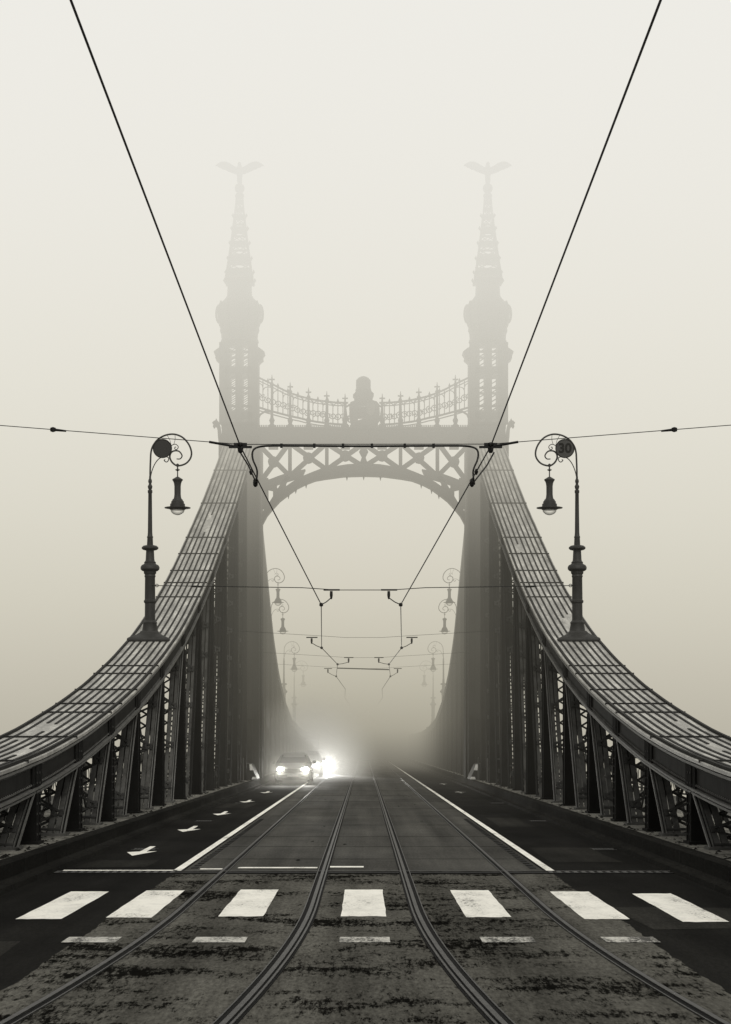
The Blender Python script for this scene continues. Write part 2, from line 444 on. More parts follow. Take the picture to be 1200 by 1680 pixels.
# ------------------------------------------------------------------ trusses
CH_NEAR = [(18,1.30),(24,1.36),(28.9,1.48),(33.7,1.76),(38,2.12),(42.9,2.66),(47.1,3.20),(52.3,4.0),(57.6,4.95),(61,5.68),(65.4,6.72),(69.1,7.68),(72.9,8.75),(77.1,9.98),(81.8,11.35),(87.3,13.1),(91,14.3),(95.2,15.7)]
CH_FAR = [(97.8,15.6),(101,14.1),(106.6,12.0),(112,9.9),(117,7.98),(124.3,6.2),(134,4.75),(147,3.7),(165,3.2),(185,3.0),(210,3.0),(240,3.0)]
def smooth_tab(tab):
    def f(y):
        h = 1.2; return (lerp(tab, y-h)+lerp(tab, y)*2+lerp(tab, y+h))/4 if tab[0][0]+h < y < tab[-1][0]-h else lerp(tab, y)
    return f
zn_, zf_ = smooth_tab(CH_NEAR), smooth_tab(CH_FAR)
XI, XO = 5.08, 6.42
def ribbon(b, sx, x0, x1, ys, zfun, dz0, dz1):
    vs = []; fs = []
    for y in ys:
        z = zfun(y); vs += [(sx*x0,y,z+dz0),(sx*x1,y,z+dz0),(sx*x1,y,z+dz1),(sx*x0,y,z+dz1)]
    for i in range(len(ys)-1):
        for k in range(4): fs.append((4*i+k,4*i+(k+1)%4,4*i+4+(k+1)%4,4*i+4+k))
    fs += [(0,1,2,3),(4*len(ys)-4,4*len(ys)-3,4*len(ys)-2,4*len(ys)-1)]
    b.add(vs, fs)
POSTS = [(27.7,1.9),(32.5,2.1),(37.3,2.15),(42.1,2.25),(47.0,2.7),(52.7,3.2),(58.9,3.6),(64.7,3.7),(70.2,3.6),(76.7,3.9),(83.8,4.2),(90.0,4.0)]
def zz_lattice(b, p0, p1, q0, q1, n, w, t, up):
    """zigzag of flat bars between two edges p0->p1 and q0->q1"""
    p0, p1, q0, q1 = map(Vector, (p0, p1, q0, q1))
    for i in range(n):
        a = i/n; c = (i+1)/n
        A = p0.lerp(p1, a); B = q0.lerp(q1, c)
        C = q0.lerp(q1, a); D = p0.lerp(p1, c)
        b.bar(A, B, w, t, up); b.bar(C, D, w, t, Vector(up))
def make_truss(sx, lab):
    T = empty('bridge_truss', lab, 'bridge truss', (sx*5.75, 60, 0), 'side trusses of the bridge')
    TP = Matrix.Translation((-sx*5.75, -60, 0))
    def part(b, name, mat, parent=None, **k):
        b.v = [(x-sx*5.75, y-60, z) for x, y, z in b.v]
        return b.build(name, mat, parent or T, **k)
    ysn = [18+0.9*i for i in range(int((95.2-18)/0.9)+1)]+[95.2]
    b = MB(); ribbon(b, sx, XI-0.02, XO+0.02, ysn, zn_, -0.05, 0.0)
    top = part(b, 'top_chord', 'chord')
    # longitudinal cover strips of the top plate, dark seams between them
    b = MB(); n = 8; bs = MB()
    for k in range(n):
        xc = XI+0.06+(XO-XI-0.12)*k/(n-1)
        segs = []; y = 18.0
        while y < 95:
            if y < 58 and k in (2, 4, 5): L = random.uniform(12, 22)
            else: L = 200
            segs.append((y, min(y+L, 95.2))); y += L + (random.choice((0.0, 1.5, 3.5)) if y < 56 else 0)
        for a, c in segs:
            st = max(2, int((c-a)/0.9)); yy = [a+(c-a)*i/st for i in range(st+1)]
            hw_ = 0.026
            ribbon(b, sx, xc-hw_, xc+hw_, yy, zn_, 0.0, 0.016 if k not in (0, n-1) else 0.05)
    part(b, 'plate_rib', 'seam', top)
    for y in (27.5, 31.2, 36.5, 41.5, 43.3, 46.2, 49.4, 51.0, 64.2, 66.8, 69.0, 72.0, 75.0, 82, 89):
        b = MB(); z = zn_(y); z2 = zn_(y+0.045)
        b.hexa([(sx*(XI-0.03),y,z-.02),(sx*(XO+.03),y,z-.02),(sx*(XO+.03),y+.045,z2-.02),(sx*(XI-.03),y+.045,z2-.02),
                (sx*(XI-0.03),y,z+.03),(sx*(XO+.03),y,z+.03),(sx*(XO+.03),y+.045,z2+.03),(sx*(XI-.03),y+.045,z2+.03)])
        part(b, 'cross_strap', 'seam', top)
    # side webs of the chord and their flange angles
    b = MB()
    for xw in (XI+0.04, XO-0.08): ribbon(b, sx, xw, xw+0.04, ysn, zn_, -0.46, -0.05)
    ribbon(b, sx, XI+0.08, XO-0.08, ysn, zn_, -0.44, -0.40)
    part(b, 'chord_web', 'web')
    b = MB()
    ribbon(b, sx, XI-0.02, XI+0.06, ysn, zn_, -0.50, -0.465); ribbon(b, sx, XI+0.0, XI+0.06, ysn, zn_, -0.56, -0.525)
    ribbon(b, sx, XI-0.015, XI+0.038, ysn, zn_, -0.11, -0.07)
    part(b, 'flange_angle', 'iron_light')
    b = MB()
    y = 27.0
    while y < 58:
        z = zn_(y)
        for dz in (-0.13, -0.41):
            b.add([(sx*(XI+0.03), y-.02, z+dz-.02),(sx*(XI+0.03), y+.02, z+dz-.02),(sx*(XI+0.03), y+.02, z+dz+.02),(sx*(XI+0.03), y-.02, z+dz+.02),(sx*(XI+0.005), y, z+dz)],
                  [(0,1,4),(1,2,4),(2,3,4),(3,0,4)])
        y += 0.16
    tag(part(b, 'rivet_row', 'iron_light'), kind='stuff')
    # posts and inclined laced struts
    zb = 0.325
    for i, (D, off) in enumerate(POSTS):
        zt = zn_(D-0.45)-0.06; W = 0.32
        b = MB()
        b.box(sx*XI, sx*(XI+W), D-0.36, D-0.33, zb, zt)
        b.box(sx*(XI+0.001), sx*(XI+0.03), D-0.33, D, zb, zt)
        b.box(sx*(XI-0.015), sx*(XI+0.05), D-0.04, D+0.02, zb, zt-0.5)
        b.box(sx*(XI+W-.03), sx*(XI+W), D-0.33, D, zb, zt)
        b.box(sx*XI, sx*(XI+W), D-0.001, D+0.03, zb, zt)
        b.box(sx*(XI-0.05), sx*(XI+W+.06), D-0.5, D+0.1, zb-0.02, zb+0.045)
        ga, gb = zn_(D-0.65), zn_(D+0.3)
        b.hexa([(sx*(XI+.012),D-.65,ga-.62),(sx*(XI+.035),D-.65,ga-.62),(sx*(XI+.035),D+.3,gb-.62),(sx*(XI+.012),D+.3,gb-.62),
                (sx*(XI+.012),D-.65,ga-.06),(sx*(XI+.035),D-.65,ga-.06),(sx*(XI+.035),D+.3,gb-.06),(sx*(XI+.012),D+.3,gb-.06)])
        post = part(b, 'post', 'iron_shade' if D < 66 else 'iron_mid')
        if i < 4:
            b = MB(); z = zb+.15
            while z < zt-.1:
                for yy in (D-0.30, D-0.05):
                    b.box(sx*(XI-0.012), sx*(XI+0.001), yy-.015, yy+.015, z-.015, z+.015)
                z += 0.16
            tag(part(b, 'rivet_row', 'iron', post), kind='stuff')
        # strut from foot (D-off) to top (D-0.55)
        yf = D-off; yt = D-0.42; ztt = zt-0.45
        if ztt < zb+0.3: continue
        def P(x, t, dy=0): return (sx*x, yf+(yt-yf)*t+dy, zb+(ztt-zb)*t)
        L = math.hypot(yt-yf, ztt-zb)
        up = Vector((0, -(ztt-zb), (yt-yf))).normalized()   # normal of the strut's front face
        b = MB()
        for xc, wd in ((XI+0.135, 0.085), (XI+0.255, 0.095)):
            b.bar(P(xc,0), P(xc,1), wd, 0.05, up)
        b.bar(P(XI+0.80,0), P(XI+0.80,1), 0.05, 0.06, up)
        b.box(sx*(XI-0.02), sx*(XI+0.86), yf-0.06, yf+0.40, zb-0.02, zb+0.04)
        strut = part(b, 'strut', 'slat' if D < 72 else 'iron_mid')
        b = MB()
        b.hexa([(sx*(XI+.05),yf+.03,zb),(sx*(XI+.08),yf+.03,zb),(sx*(XI+.08),yf+.42,zb),(sx*(XI+.05),yf+.42,zb),
                (sx*(XI+.05),yt+.03,ztt),(sx*(XI+.08),yt+.03,ztt),(sx*(XI+.08),yt+.35,ztt),(sx*(XI+.05),yt+.35,ztt)])
        b.hexa([(sx*(XI+.30),yf+.03,zb),(sx*(XI+.32),yf+.03,zb),(sx*(XI+.32),yf+.42,zb),(sx*(XI+.30),yf+.42,zb),
                (sx*(XI+.30),yt+.03,ztt),(sx*(XI+.32),yt+.03,ztt),(sx*(XI+.32),yt+.35,ztt),(sx*(XI+.30),yt+.35,ztt)])
        part(b, 'strut_web', 'iron_shade', strut)
        b = MB()
        b.bar(P(XI+0.012,0), P(XI+0.012,1), 0.022, 0.05, up); b.bar(P(XI+0.068,0), P(XI+0.068,1), 0.020, 0.055, up)
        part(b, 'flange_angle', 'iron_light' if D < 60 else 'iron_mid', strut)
        b = MB(); nb = max(1, int(L/1.1))
        b.bar(P(XI+.07,.09,-.07), P(XI+.84,.09,-.07), 0.05, 0.02, up)
        for q in range(nb):
            t0 = (q+.1)/nb; t1 = min(1, (q+.1)/nb+.45/L); t2 = min(1, (q+.1)/nb+.9/L)
            b.bar(P(XI+.09,t1,-.05), P(XI+.80,t0,-.05), 0.055, 0.018, up)
            b.bar(P(XI+.09,t1,-.073), P(XI+.80,t2,-.073), 0.055, 0.018, up)
            for xx in (.12, .26): b.bar(P(XI+xx,t1-.09/L,-.09), P(XI+xx,t1+.09/L,-.09), .05, .02, up)
        n3 = max(3, int(L/0.36))
        for q in range(n3):
            t0 = q/n3; t1 = (q+1)/n3
            b.bar(P(XI+.32,t0,.05), P(XI+.80,t1,.05), 0.045, 0.02, up)
            b.bar(P(XI+.80,t0,.09), P(XI+.32,t1,.09), 0.045, 0.02, up)
        part(b, 'lacing', 'iron', strut)
    # outer lattice between the posts
    for (Da, oa), (Db, ob) in zip(POSTS, POSTS[1:]):
        b = MB(); y0 = Da+0.05; y1 = Db-ob+0.1; z1 = min(zn_(y0), zn_(y1))-0.5
        if z1 < 0.8: continue
        n = max(1, int((z1-zb)/1.1)); x = sx*(XI+0.80)
        for q in range(n):
            za = zb+(z1-zb)*q/n; zc = zb+(z1-zb)*(q+1)/n
            b.bar((x,y0,za),(x,y1,zc),0.09,0.03,(1,0,0)); b.bar((x+sx*.04,y0,zc),(x+sx*.04,y1,za),0.09,0.03,(1,0,0))
            ym = (y0+y1)/2; zm = (za+zc)/2
            b.box(x-sx*0.03, x+sx*0.0-sx*0.0+sx*0.001, ym-0.13, ym+0.13, zm-0.13, zm+0.13)
        part(b, 'lattice', 'iron')
    # beyond the portal
    ysf = [97.8+1.5*i for i in range(int((240-97.8)/1.5)+1)]
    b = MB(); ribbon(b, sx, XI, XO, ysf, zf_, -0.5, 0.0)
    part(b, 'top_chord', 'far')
    D = 103.0
    while D < 236:
        z = zf_(D)-0.3; zt = z
        b = MB(); b.box(sx*(XI+.02), sx*(XI+0.9), D-0.5, D+0.5, zb, z)
        b.hexa([(sx*(XI+.02),D+0.6,zb),(sx*(XI+.85),D+0.6,zb),(sx*(XI+.85),D+4.2,zb),(sx*(XI+.02),D+4.2,zb),
                (sx*(XI+.02),D-.1,z-.3),(sx*(XI+.85),D-.1,z-.3),(sx*(XI+.85),D+.5,z-.3),(sx*(XI+.02),D+.5,z-.3)])
        part(b, 'post', 'iron_mid'); D += 6.0
    return T
TL = make_truss(-1, 'left side truss with laced steel posts, chord carrying the blank-disc lamp')
TR = make_truss(1, 'right side truss with laced steel posts, chord carrying the lamp with 30 sign')

# ------------------------------------------------------------------ outer railings
for sx, lab in ((-1, 'iron walkway railing glimpsed between the posts of the left truss'), (1, 'iron walkway railing glimpsed between the posts of the right truss')):
    r = empty('walkway_railing', lab, 'railing', (sx*9.4, 60, 0.3), 'walkway railings outside the trusses')
    b = MB()
    for z in (0.1, 0.85, 1.1): b.box(-.025, .025, -60, 60, z, z+.05)
    b.build('handrail', 'iron', r)
    b = MB()
    for i in range(60):
        y = -60+i*2; b.box(-.04,.04,y-.04,y+.04,0,1.2)
    for i in range(120):
        y = -59.5+i; b.tube([(0, y+.36*cos(a), .5+.3*sin(a)) for a in [k*pi/6 for k in range(13)]], .015, 5, False)
    b.build('infill', 'iron', r)

# ------------------------------------------------------------------ portal
PY = 96.5; K = F/PY      # px per metre there
def pz(y): return EYE+(1222-y)/K
def px(x): return (x-597.5)/K
P_ = empty('portal_gate', 'tall ironwork portal with twin lattice spires and an arched crossbeam, fading into fog', 'bridge portal', (0, PY, 0))
def pp(b, name, mat='far', parent=None, **k): return b.build(name, mat, parent or P_, **k)
arch_under = [(431,862),(439,847),(448,836),(460,823),(474,812),(488,802),(502,795),(518,789),(535,786),(565,782),(597.5,781)]
arch_over = [(431,792),(445,787),(458,782),(470,778),(485,774),(502,771),(518,769),(531,767),(550,765),(572,763),(597.5,762)]
for sx in (-1, 1):
    XC = 5.78
    b = MB()
    b.box(sx*4.78, sx*6.62, -2.0, 2.0, 0.325, pz(735))
    b.prism([(sx*4.78, pz(862)), (sx*4.78, 0.325), (sx*4.70, 0.325), (sx*4.72, pz(1000))], -1.0, 1.0)
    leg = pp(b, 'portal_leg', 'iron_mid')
    b = MB()
    for z0, z1 in ((1.0,3.3),(3.8,6.6),(7.1,10),(10.5,13.2)):
        b.box(sx*5.1, sx*6.3, -2.06, -2.0, z0, z0+.12); b.box(sx*5.1, sx*6.3, -2.06, -2.0, z1, z1+.12)
        b.box(sx*5.1, sx*5.22, -2.06, -2.0, z0+.12, z1); b.box(sx*6.18, sx*6.3, -2.06, -2.0, z0+.12, z1)
    pp(b, 'panel_moulding', 'iron_mid', leg)
    b = MB(); b.box(sx*5.0, sx*5.85, -2.35, -2.07, 3.05, 3.3); b.box(sx*5.05, sx*5.12, -2.2, -2.07, .6, 3.05); b.box(sx*5.73, sx*5.8, -2.2, -2.07, .6, 3.05)
    pp(b, 'door_hood', 'iron_mid', leg)
    # beast-head bracket at beam level, outer side
    b = MB()
    b.prism([(sx*x, z) for x, z in ((6.60,pz(733)),(6.72,pz(733)),(6.78,pz(718)),(6.80,pz(706)),(6.84,pz(701)),(6.90,pz(700)),(6.97,pz(703)),(7.02,pz(700)),(6.99,pz(697)),(7.05,pz(694)),(6.97,pz(691)),(6.90,pz(690)),(6.86,pz(686.5)),(6.82,pz(690)),(6.74,pz(693)),(6.67,pz(700)),(6.62,pz(712)))], -.14, .14)
    pp(b, 'beast_bracket')
    b = MB()   # capitals at beam level
    b.box(sx*4.80, sx*6.60, -1.5, 1.5, pz(735), pz(722)); b.box(sx*4.9, sx*6.52, -1.35, 1.35, pz(722), pz(704)); b.box(sx*4.95, sx*6.56, -1.4, 1.4, pz(704), pz(700))
    pp(b, 'capital')
    # open lattice shaft
    hw = 0.76; z0 = pz(700); z1 = pz(567)
    sh = empty('shaft', None, None); sh.parent = P_
    b = MB()
    for cx in (-1, 1):
        for cy in (-1, 1):
            b.box(sx*XC+cx*hw-0.13, sx*XC+cx*hw+0.13, cy*hw-.13, cy*hw+.13, z0, z1)
    for cy in (-1, 1):
        b.box(sx*XC-.15, sx*XC+.15, cy*hw-.06, cy*hw+.06, z0, z1)
    for cx in (-1, 1):
        b.box(sx*XC+cx*hw-.06, sx*XC+cx*hw+.06, -.15, .15, z0, z1)
    COL.objects.unlink(sh); bpy.data.objects.remove(sh)
    sh = pp(b, 'shaft')
    b = MB(); n = 9
    for cy in (-1, 1):
        for c2 in (-1, 1):
            b.box(sx*XC+c2*.42, sx*XC+c2*.64, cy*(hw-.01)-.04, cy*(hw-.01)+.04, z0, z1)
    for q in range(n):
        za = z0+(z1-z0)*q/n; zc = z0+(z1-z0)*(q+1)/n; h = zc-za
        for cy in (-1, 1):
            for c2 in (-1, 1):
                xa = sx*XC+c2*0.13; xb = sx*XC+c2*.43
                if xa > xb: xa, xb = xb, xa
                for f in (0.0, .5): b.bar((xa,cy*hw,za+h*(f-.05)),(xb,cy*hw,za+h*(f+.40)),0.04,0.04,(0,1,0))
            if q in (0, 5): b.box(sx*XC-hw, sx*XC+hw, cy*(hw-.02)-.05, cy*(hw-.02)+.05, zc-.16, zc+.16)
            elif q % 2: b.box(sx*XC-hw, sx*XC+hw, cy*(hw-.02)-.05, cy*(hw-.02)+.05, zc-.05, zc+.05)
        for cx in (-1, 1):
            x = sx*XC+cx*hw
            b.bar((x,-hw,za),(x,0,zc),.10,.04,(1,0,0)); b.bar((x+.05*cx,0,za),(x+.05*cx,hw,zc),.10,.04,(1,0,0))
    pp(b, 'lacing', 'far', sh)
    # little corbels near the shaft head
    for c2 in (-1, 1):
        b = MB(); x = sx*XC+c2*(hw+.12)
        b.prism([(x, pz(598)),(x+c2*.08, pz(594)),(x+c2*.22,pz(590)),(x+c2*.2,pz(585)),(x+c2*.30,pz(580)),(x+c2*.16,pz(576)),(x,pz(572))], -.5, .5)
        pp(b, 'corbel')
    # bulb
    pr = [(567,.78),(562,.90),(556,.84),(548,.86),(543,.92),(538,.90),(534,.96),(526,1.00),(516,1.03),(508,1.05),(502,1.00),(496,.84),(490,.68),(485,.58),(478,.57),(466,.56),(463,.62),(460,.52)]
    b = MB(); b.lathe([(pz(y), r) for y, r in pr], (sx*XC,0,0), 12)
    bulb = pp(b, 'bulb', 'far')
    b = MB()
    for k in range(12):
        a = k*pi/6
        if k % 3 == 0:
            cxx = sx*XC; R0 = 0.88
            pts = [(cxx+(R0+.16*sin(t)+.05)*cos(a), (R0+.16*sin(t)+.05)*sin(a), pz(515)+.42*cos(t)) for t in [j*pi/8 for j in range(9)]]
            b.tube(pts, .055, 6)
        else:
            b.tube([(sx*XC+.92*cos(a), .92*sin(a), pz(540)),(sx*XC+1.12*cos(a),1.12*sin(a),pz(512)),(sx*XC+.95*cos(a),.95*sin(a),pz(497))], .05, 5)
    pp(b, 'volute', 'far', bulb)
    # spire
    z0 = pz(461); z1 = pz(322)
    def hwz(z):
        t = (z-z0)/(z1-z0); return 0.47*(1-t)**1.25+0.135
    b = MB(); n = 10; lv = [z0+(z1-z0)*(1-(1-q/n)**1.15) for q in range(n+1)]
    for q in range(n):
        a, c = lv[q], lv[q+1]; ha, hc = hwz(a), hwz(c)
        for cx in (-1,1):
            for cy in (-1,1):
                b.bar((sx*XC+cx*ha,cy*ha,a),(sx*XC+cx*hc,cy*hc,c),.07,.07)
        for cy in (-1,1):
            b.bar((sx*XC-ha,cy*ha,a),(sx*XC+ha,cy*ha,a),.07,.09)
            b.bar((sx*XC-ha,cy*ha,a),(sx*XC+hc,cy*hc,c),.035,.06,(0,1,0)); b.bar((sx*XC+ha,cy*ha*1.03,a),(sx*XC-hc,cy*hc*1.03,c),.035,.06,(0,1,0))
            b.bar((sx*XC+cy*ha,-ha,a),(sx*XC+cy*ha,ha,a),.07,.09)
            b.bar((sx*XC+cy*ha,-ha,a),(sx*XC+cy*hc,hc,c),.05,.06,(1,0,0))
    sp = pp(b, 'spire')
    for y in (462, 448, 425, 400, 376, 355): 
        b = MB(); h = hwz(pz(y))+.06
        b.box(sx*XC-h, sx*XC+h, -h, h, pz(y)-.07, pz(y)+.03)
        for c2 in (-1,1): b.prism([(sx*XC+c2*h,pz(y)-.1),(sx*XC+c2*(h+.10),pz(y)+.05),(sx*XC+c2*(h+.03),pz(y)+.16),(sx*XC+c2*h,pz(y)+.05)], -.05,.05)
        pp(b, 'spire_collar', 'far', sp)
    b = MB(); b.lathe([(pz(324),.14),(pz(322),.22),(pz(319),.20),(pz(316),.12),(pz(314),.19),(pz(309),.235),(pz(304),.20),(pz(301),.09),(pz(299),.05)], (sx*XC,0,0), 14)
    pp(b, 'finial_ball', 'far', sp, smooth=True)

# crossbeam
b = MB()
b.box(-4.95, 4.95, -.45, .45, pz(726), pz(706)); b.box(-4.95, 4.95, -.52, .52, pz(706), pz(703)); b.box(-4.95, 4.95, -.5, .5, pz(729), pz(726))
beam = pp(b, 'crossbeam')
b = MB()
for i in range(120):
    x = -4.9+9.8*i/119; b.box(x-.025, x+.025, -.52, -.44, pz(703), pz(703)+.09)
pp(b, 'cresting', 'far', beam)
# arch ring
full_u = [(px(x), pz(y)) for x, y in arch_under]; full_u += [(-x, z) for x, z in reversed(full_u[:-1])]
full_o = [(px(x), pz(y)) for x, y in arch_over]; full_o += [(-x, z) for x, z in reversed(full_o[:-1])]
b = MB(); N = len(full_u)
vs = []
for (xu, zu), (xo, zo) in zip(full_u, full_o):
    vs += [(xu,-.8,zu),(xu,.8,zu),(xo,.8,zo),(xo,-.8,zo)]
fs = [(4*i+k,4*i+(k+1)%4,4*i+4+(k+1)%4,4*i+4+k) for i in range(N-1) for k in range(4)]+[(0,1,2,3),(4*N-4,4*N-3,4*N-2,4*N-1)]
# open the haunches: thick ring near the crown, two flanges near the legs
ring = [(xu, zu, xo, zo) for (xu, zu), (xo, zo) in zip(full_u, full_o)]
b = MB(); 
def quadstrip(b, pts, y0, y1):
    n = len(pts); vs = []
    for (xu, zu, xo, zo) in pts: vs += [(xu,y0,zu),(xu,y1,zu),(xo,y1,zo),(xo,y0,zo)]
    fs = [(4*i+k,4*i+(k+1)%4,4*i+4+(k+1)%4,4*i+4+k) for i in range(n-1) for k in range(4)]+[(0,1,2,3),(4*n-4,4*n-3,4*n-2,4*n-1)]
    b.add(vs, fs)
low = []; 
for (xu, zu, xo, zo) in ring:
    t = min(1.0, 0.55/max(0.01, (zo-zu))); low.append((xu, zu, xu+(xo-xu)*t, zu+(zo-zu)*t))
quadstrip(b, low, -.35, .35)
up_ = [(xo+(xu-xo)*min(1,.38/max(.01,zo-zu)), zo+(zu-zo)*min(1,.38/max(.01,zo-zu)), xo, zo) for (xu, zu, xo, zo) in ring]
quadstrip(b, up_[:6], -.3, .3); quadstrip(b, up_[-6:], -.3, .3)
arch = pp(b, 'arch')
b = MB()
for sx in (-1, 1):   # solid haunch plates with small pierced openings
    for (xa, xb) in ((431,441),(449,455),(463,470)):
        b.box(sx*abs(px(xa)), sx*abs(px(xb)), -.24, .24, pz(835 if xa<445 else 815 if xa<460 else 800), pz(785))
    b.bar((sx*4.6,-.26,pz(845)),(sx*3.5,-.26,pz(782)),.22,.08,(0,1,0)); b.bar((sx*4.7,-.27,pz(800)),(sx*3.7,-.27,pz(808)),.18,.08,(0,1,0))
pp(b, 'haunch_plate', 'far', arch)
b = MB()
for x in (474, 486, 503, 570, 597.5):
    for sx in ((-1,1) if x != 597.5 else (1,)):
        xx = sx*abs(px(x)); zz = lerp([(a,c) for a,c in full_u], xx) 
        b.hexa([(xx-.06,-.05,zz),(xx+.06,-.05,zz),(xx+.06,.05,zz),(xx-.06,.05,zz),(xx-.005,-.005,zz-.2),(xx+.005,-.005,zz-.2),(xx+.005,.005,zz-.2),(xx-.005,.005,zz-.2)][4:]+[(xx-.06,-.05,zz+.02),(xx+.06,-.05,zz+.02),(xx+.06,.05,zz+.02),(xx-.06,.05,zz+.02)])
pp(b, 'pendant', 'far', arch)
# X panels
xs = [422, 476.5, 537, 597.5, 658, 718.5, 773]
otab = [(a,c) for a,c in full_o]
for i, (xa, xb) in enumerate(zip(xs, xs[1:])):
    b = MB(); XA, XB = px(xa), px(xb); zt = pz(730)
    for yy in (-.12, .12):
        za, zb2 = lerp(otab, XA)-.05, lerp(otab, XB)-.05
        b.bar((XA+.1,yy,zt),(XB-.1,yy,zb2),.20,.10,(0,1,0)); b.bar((XA+.1,yy*.9,za),(XB-.1,yy*.9,zt),.20,.10,(0,1,0))
        xm = (XA+XB)/2; zm = (zt+(za+zb2)/2)/2
        b.lathe([(0,0)],(0,0,0),3) if False else None
        b.add([(xm+.25*cos(k*pi/6), yy*1.5, zm+.25*sin(k*pi/6)) for k in range(12)]+[(xm+.25*cos(k*pi/6), yy*1.45, zm+.25*sin(k*pi/6)) for k in range(12)],
              [tuple(range(12)), tuple(range(23,11,-1))]+[(k,(k+1)%12,(k+1)%12+12,k+12) for k in range(12)])
        b.box(xm-.22, xm+.22, yy-.05, yy+.05, pz(737), pz(730)+.01)
    pp(b, 'cross_brace')
    if i > 0:
        b = MB(); z0 = lerp(otab, XA)-.05
        for yy in (-.14,.14): b.box(XA-(.08 if i != 3 else .06), XA+(.08 if i != 3 else .06), yy-.06, yy+.06, z0, zt)
        if i == 3: b.lathe([(z0,.06),(z0+.15,.16),(z0+.35,.09),(z0+.6,.22),(z0+.8,.12),(zt-.2,.16),(zt,.05)],(XA,-.2,0),8)
        pp(b, 'beam_post')

# curved ornamental railing above the beam
topc = [(420,617),(430,622),(447,630),(462,638),(477,645),(492,650),(507,654),(522,657),(537,659),(552,660.5),(572,661)]
lowc = [(420,667),(430,670),(447,675),(462,679),(477,683),(492,686),(507,690),(522,692.5),(537,694.5),(552,696),(572,697)]
for sx in (-1, 1):
    rl = MB()
    for tab, r in ((topc, .045), (lowc, .05)):
        for off in (0, 5):
            rl.tube([(sx*abs(px(x)), -.05, pz(y+off)) for x, y in tab], r*(1 if off == 0 else .6), 6)
    R_ = pp(rl, 'curved_railing')
    b = MB()
    for k, (x, yt) in enumerate(((447,615),(477,627),(507,636),(537,642),(567,646))):
        X = sx*abs(px(x)); zt = pz(yt); z0 = pz(703)
        b.lathe([(z0,.11),(z0+.12,.17),(z0+.22,.08),(z0+.38,.13),(z0+.5,.07),(z0+.75,.06),(zt-.55,.05),(zt-.45,.10),(zt-.35,.04),(zt-.2,.035),(zt,.01)], (X,-.05,0), 8)
        b.box(X-.13, X+.13, -.08, -.02, zt-.25, zt-.19)
    pp(b, 'finial', 'far', R_)
    b = MB()
    tT = [(x, pz(y)) for x, y in topc]; tL = [(x, pz(y)) for x, y in lowc]
    x = 424.0; q = 0
    while x < 570:
        X = sx*abs(px(x)); za = lerp(tL, x)+.05; zc = lerp(tT, x)-.05
        b.tube([(X,-.05,za-.02),(X,-.05,zc)], .022, 5)
        rad = .17
        cz = za+(zc-za)*.35
        b.tube([(X+rad*(1-.045*k)*cos(k*.55+q), -.05, cz+rad*(1-.045*k)*sin(k*.55+q)) for k in range(16)], .024, 5)
        if q % 2 == 0:
            b.tube([(X+.22*cos(a), -.05, cz+.45+.16*sin(a)) for a in [k*pi/6 for k in range(7)]], .022, 5)
            b.lathe([(zc,.03),(zc+.12,.05),(zc+.25,.0)], (X,-.05,0), 6)
        x += 8.2; q += 1
    b.tube([(sx*(abs(px(420))-.02), -.05, pz(700)),(sx*(abs(px(423))), -.05, pz(690)),(sx*abs(px(428)), -.05, pz(680)),(sx*abs(px(436)), -.05, pz(675)),(sx*abs(px(446)), -.05, pz(676))], .05, 6)
    pp(b, 'scrollwork', 'far', R_)
# coat of arms in the middle
b = MB()
def cpoly(pts, y0=-.45, y1=.45): b.prism([(px(x), pz(y)) for x, y in pts], y0, y1)
cpoly([(577,703),(576,694),(574,684),(574,668),(576,662),(582,660),(583,653),(580,650),(583,647),(585,644),(588,641),(588,703)])
cpoly([(600,703),(600,641),(608,641),(610,644),(614,648),(612,652),(612,659),(619,661),(623,666),(624,680),(621,690),(621,703)])
cpoly([(588,666),(588,641),(600,641),(600,664)], -.44, .44); cpoly([(588,703),(588,692),(600,688),(600,703)], -.44, .44)
for yy in (669, 675, 681): cpoly([(588,yy+1),(588,yy+4),(600,yy+3.4),(600,yy+.4)], -.43, .43)
crest = pp(b, 'coat_of_arms')
b = MB(); cpoly([(602,664),(614,663),(616,668),(615,680),(609,686),(603,680)], -.5, -.451)
pp(b, 'shield', 'iron_light', crest)
b = MB(); b.lathe([(pz(642),.35),(pz(640),.37),(pz(637),.34),(pz(624),.34),(pz(620),.24),(pz(618),.12),(pz(617),.03)], (px(597.0),0,0), 14)
pp(b, 'crown', 'far', crest)
for sx in (-1, 1):
    b = MB(); b.tube([(sx*.66+sx*.12*cos(k*.6)*(1-.05*k),-.3,pz(690)+.2*sin(k*.6)*(1-.05*k)) for k in range(12)], .035, 5)
    b.tube([(sx*.62,-.3,pz(665)),(sx*.85,-.3,pz(670)),(sx*.8,-.3,pz(684)),(sx*.68,-.3,pz(690))], .05, 6)
    pp(b, 'supporter', 'far', crest)

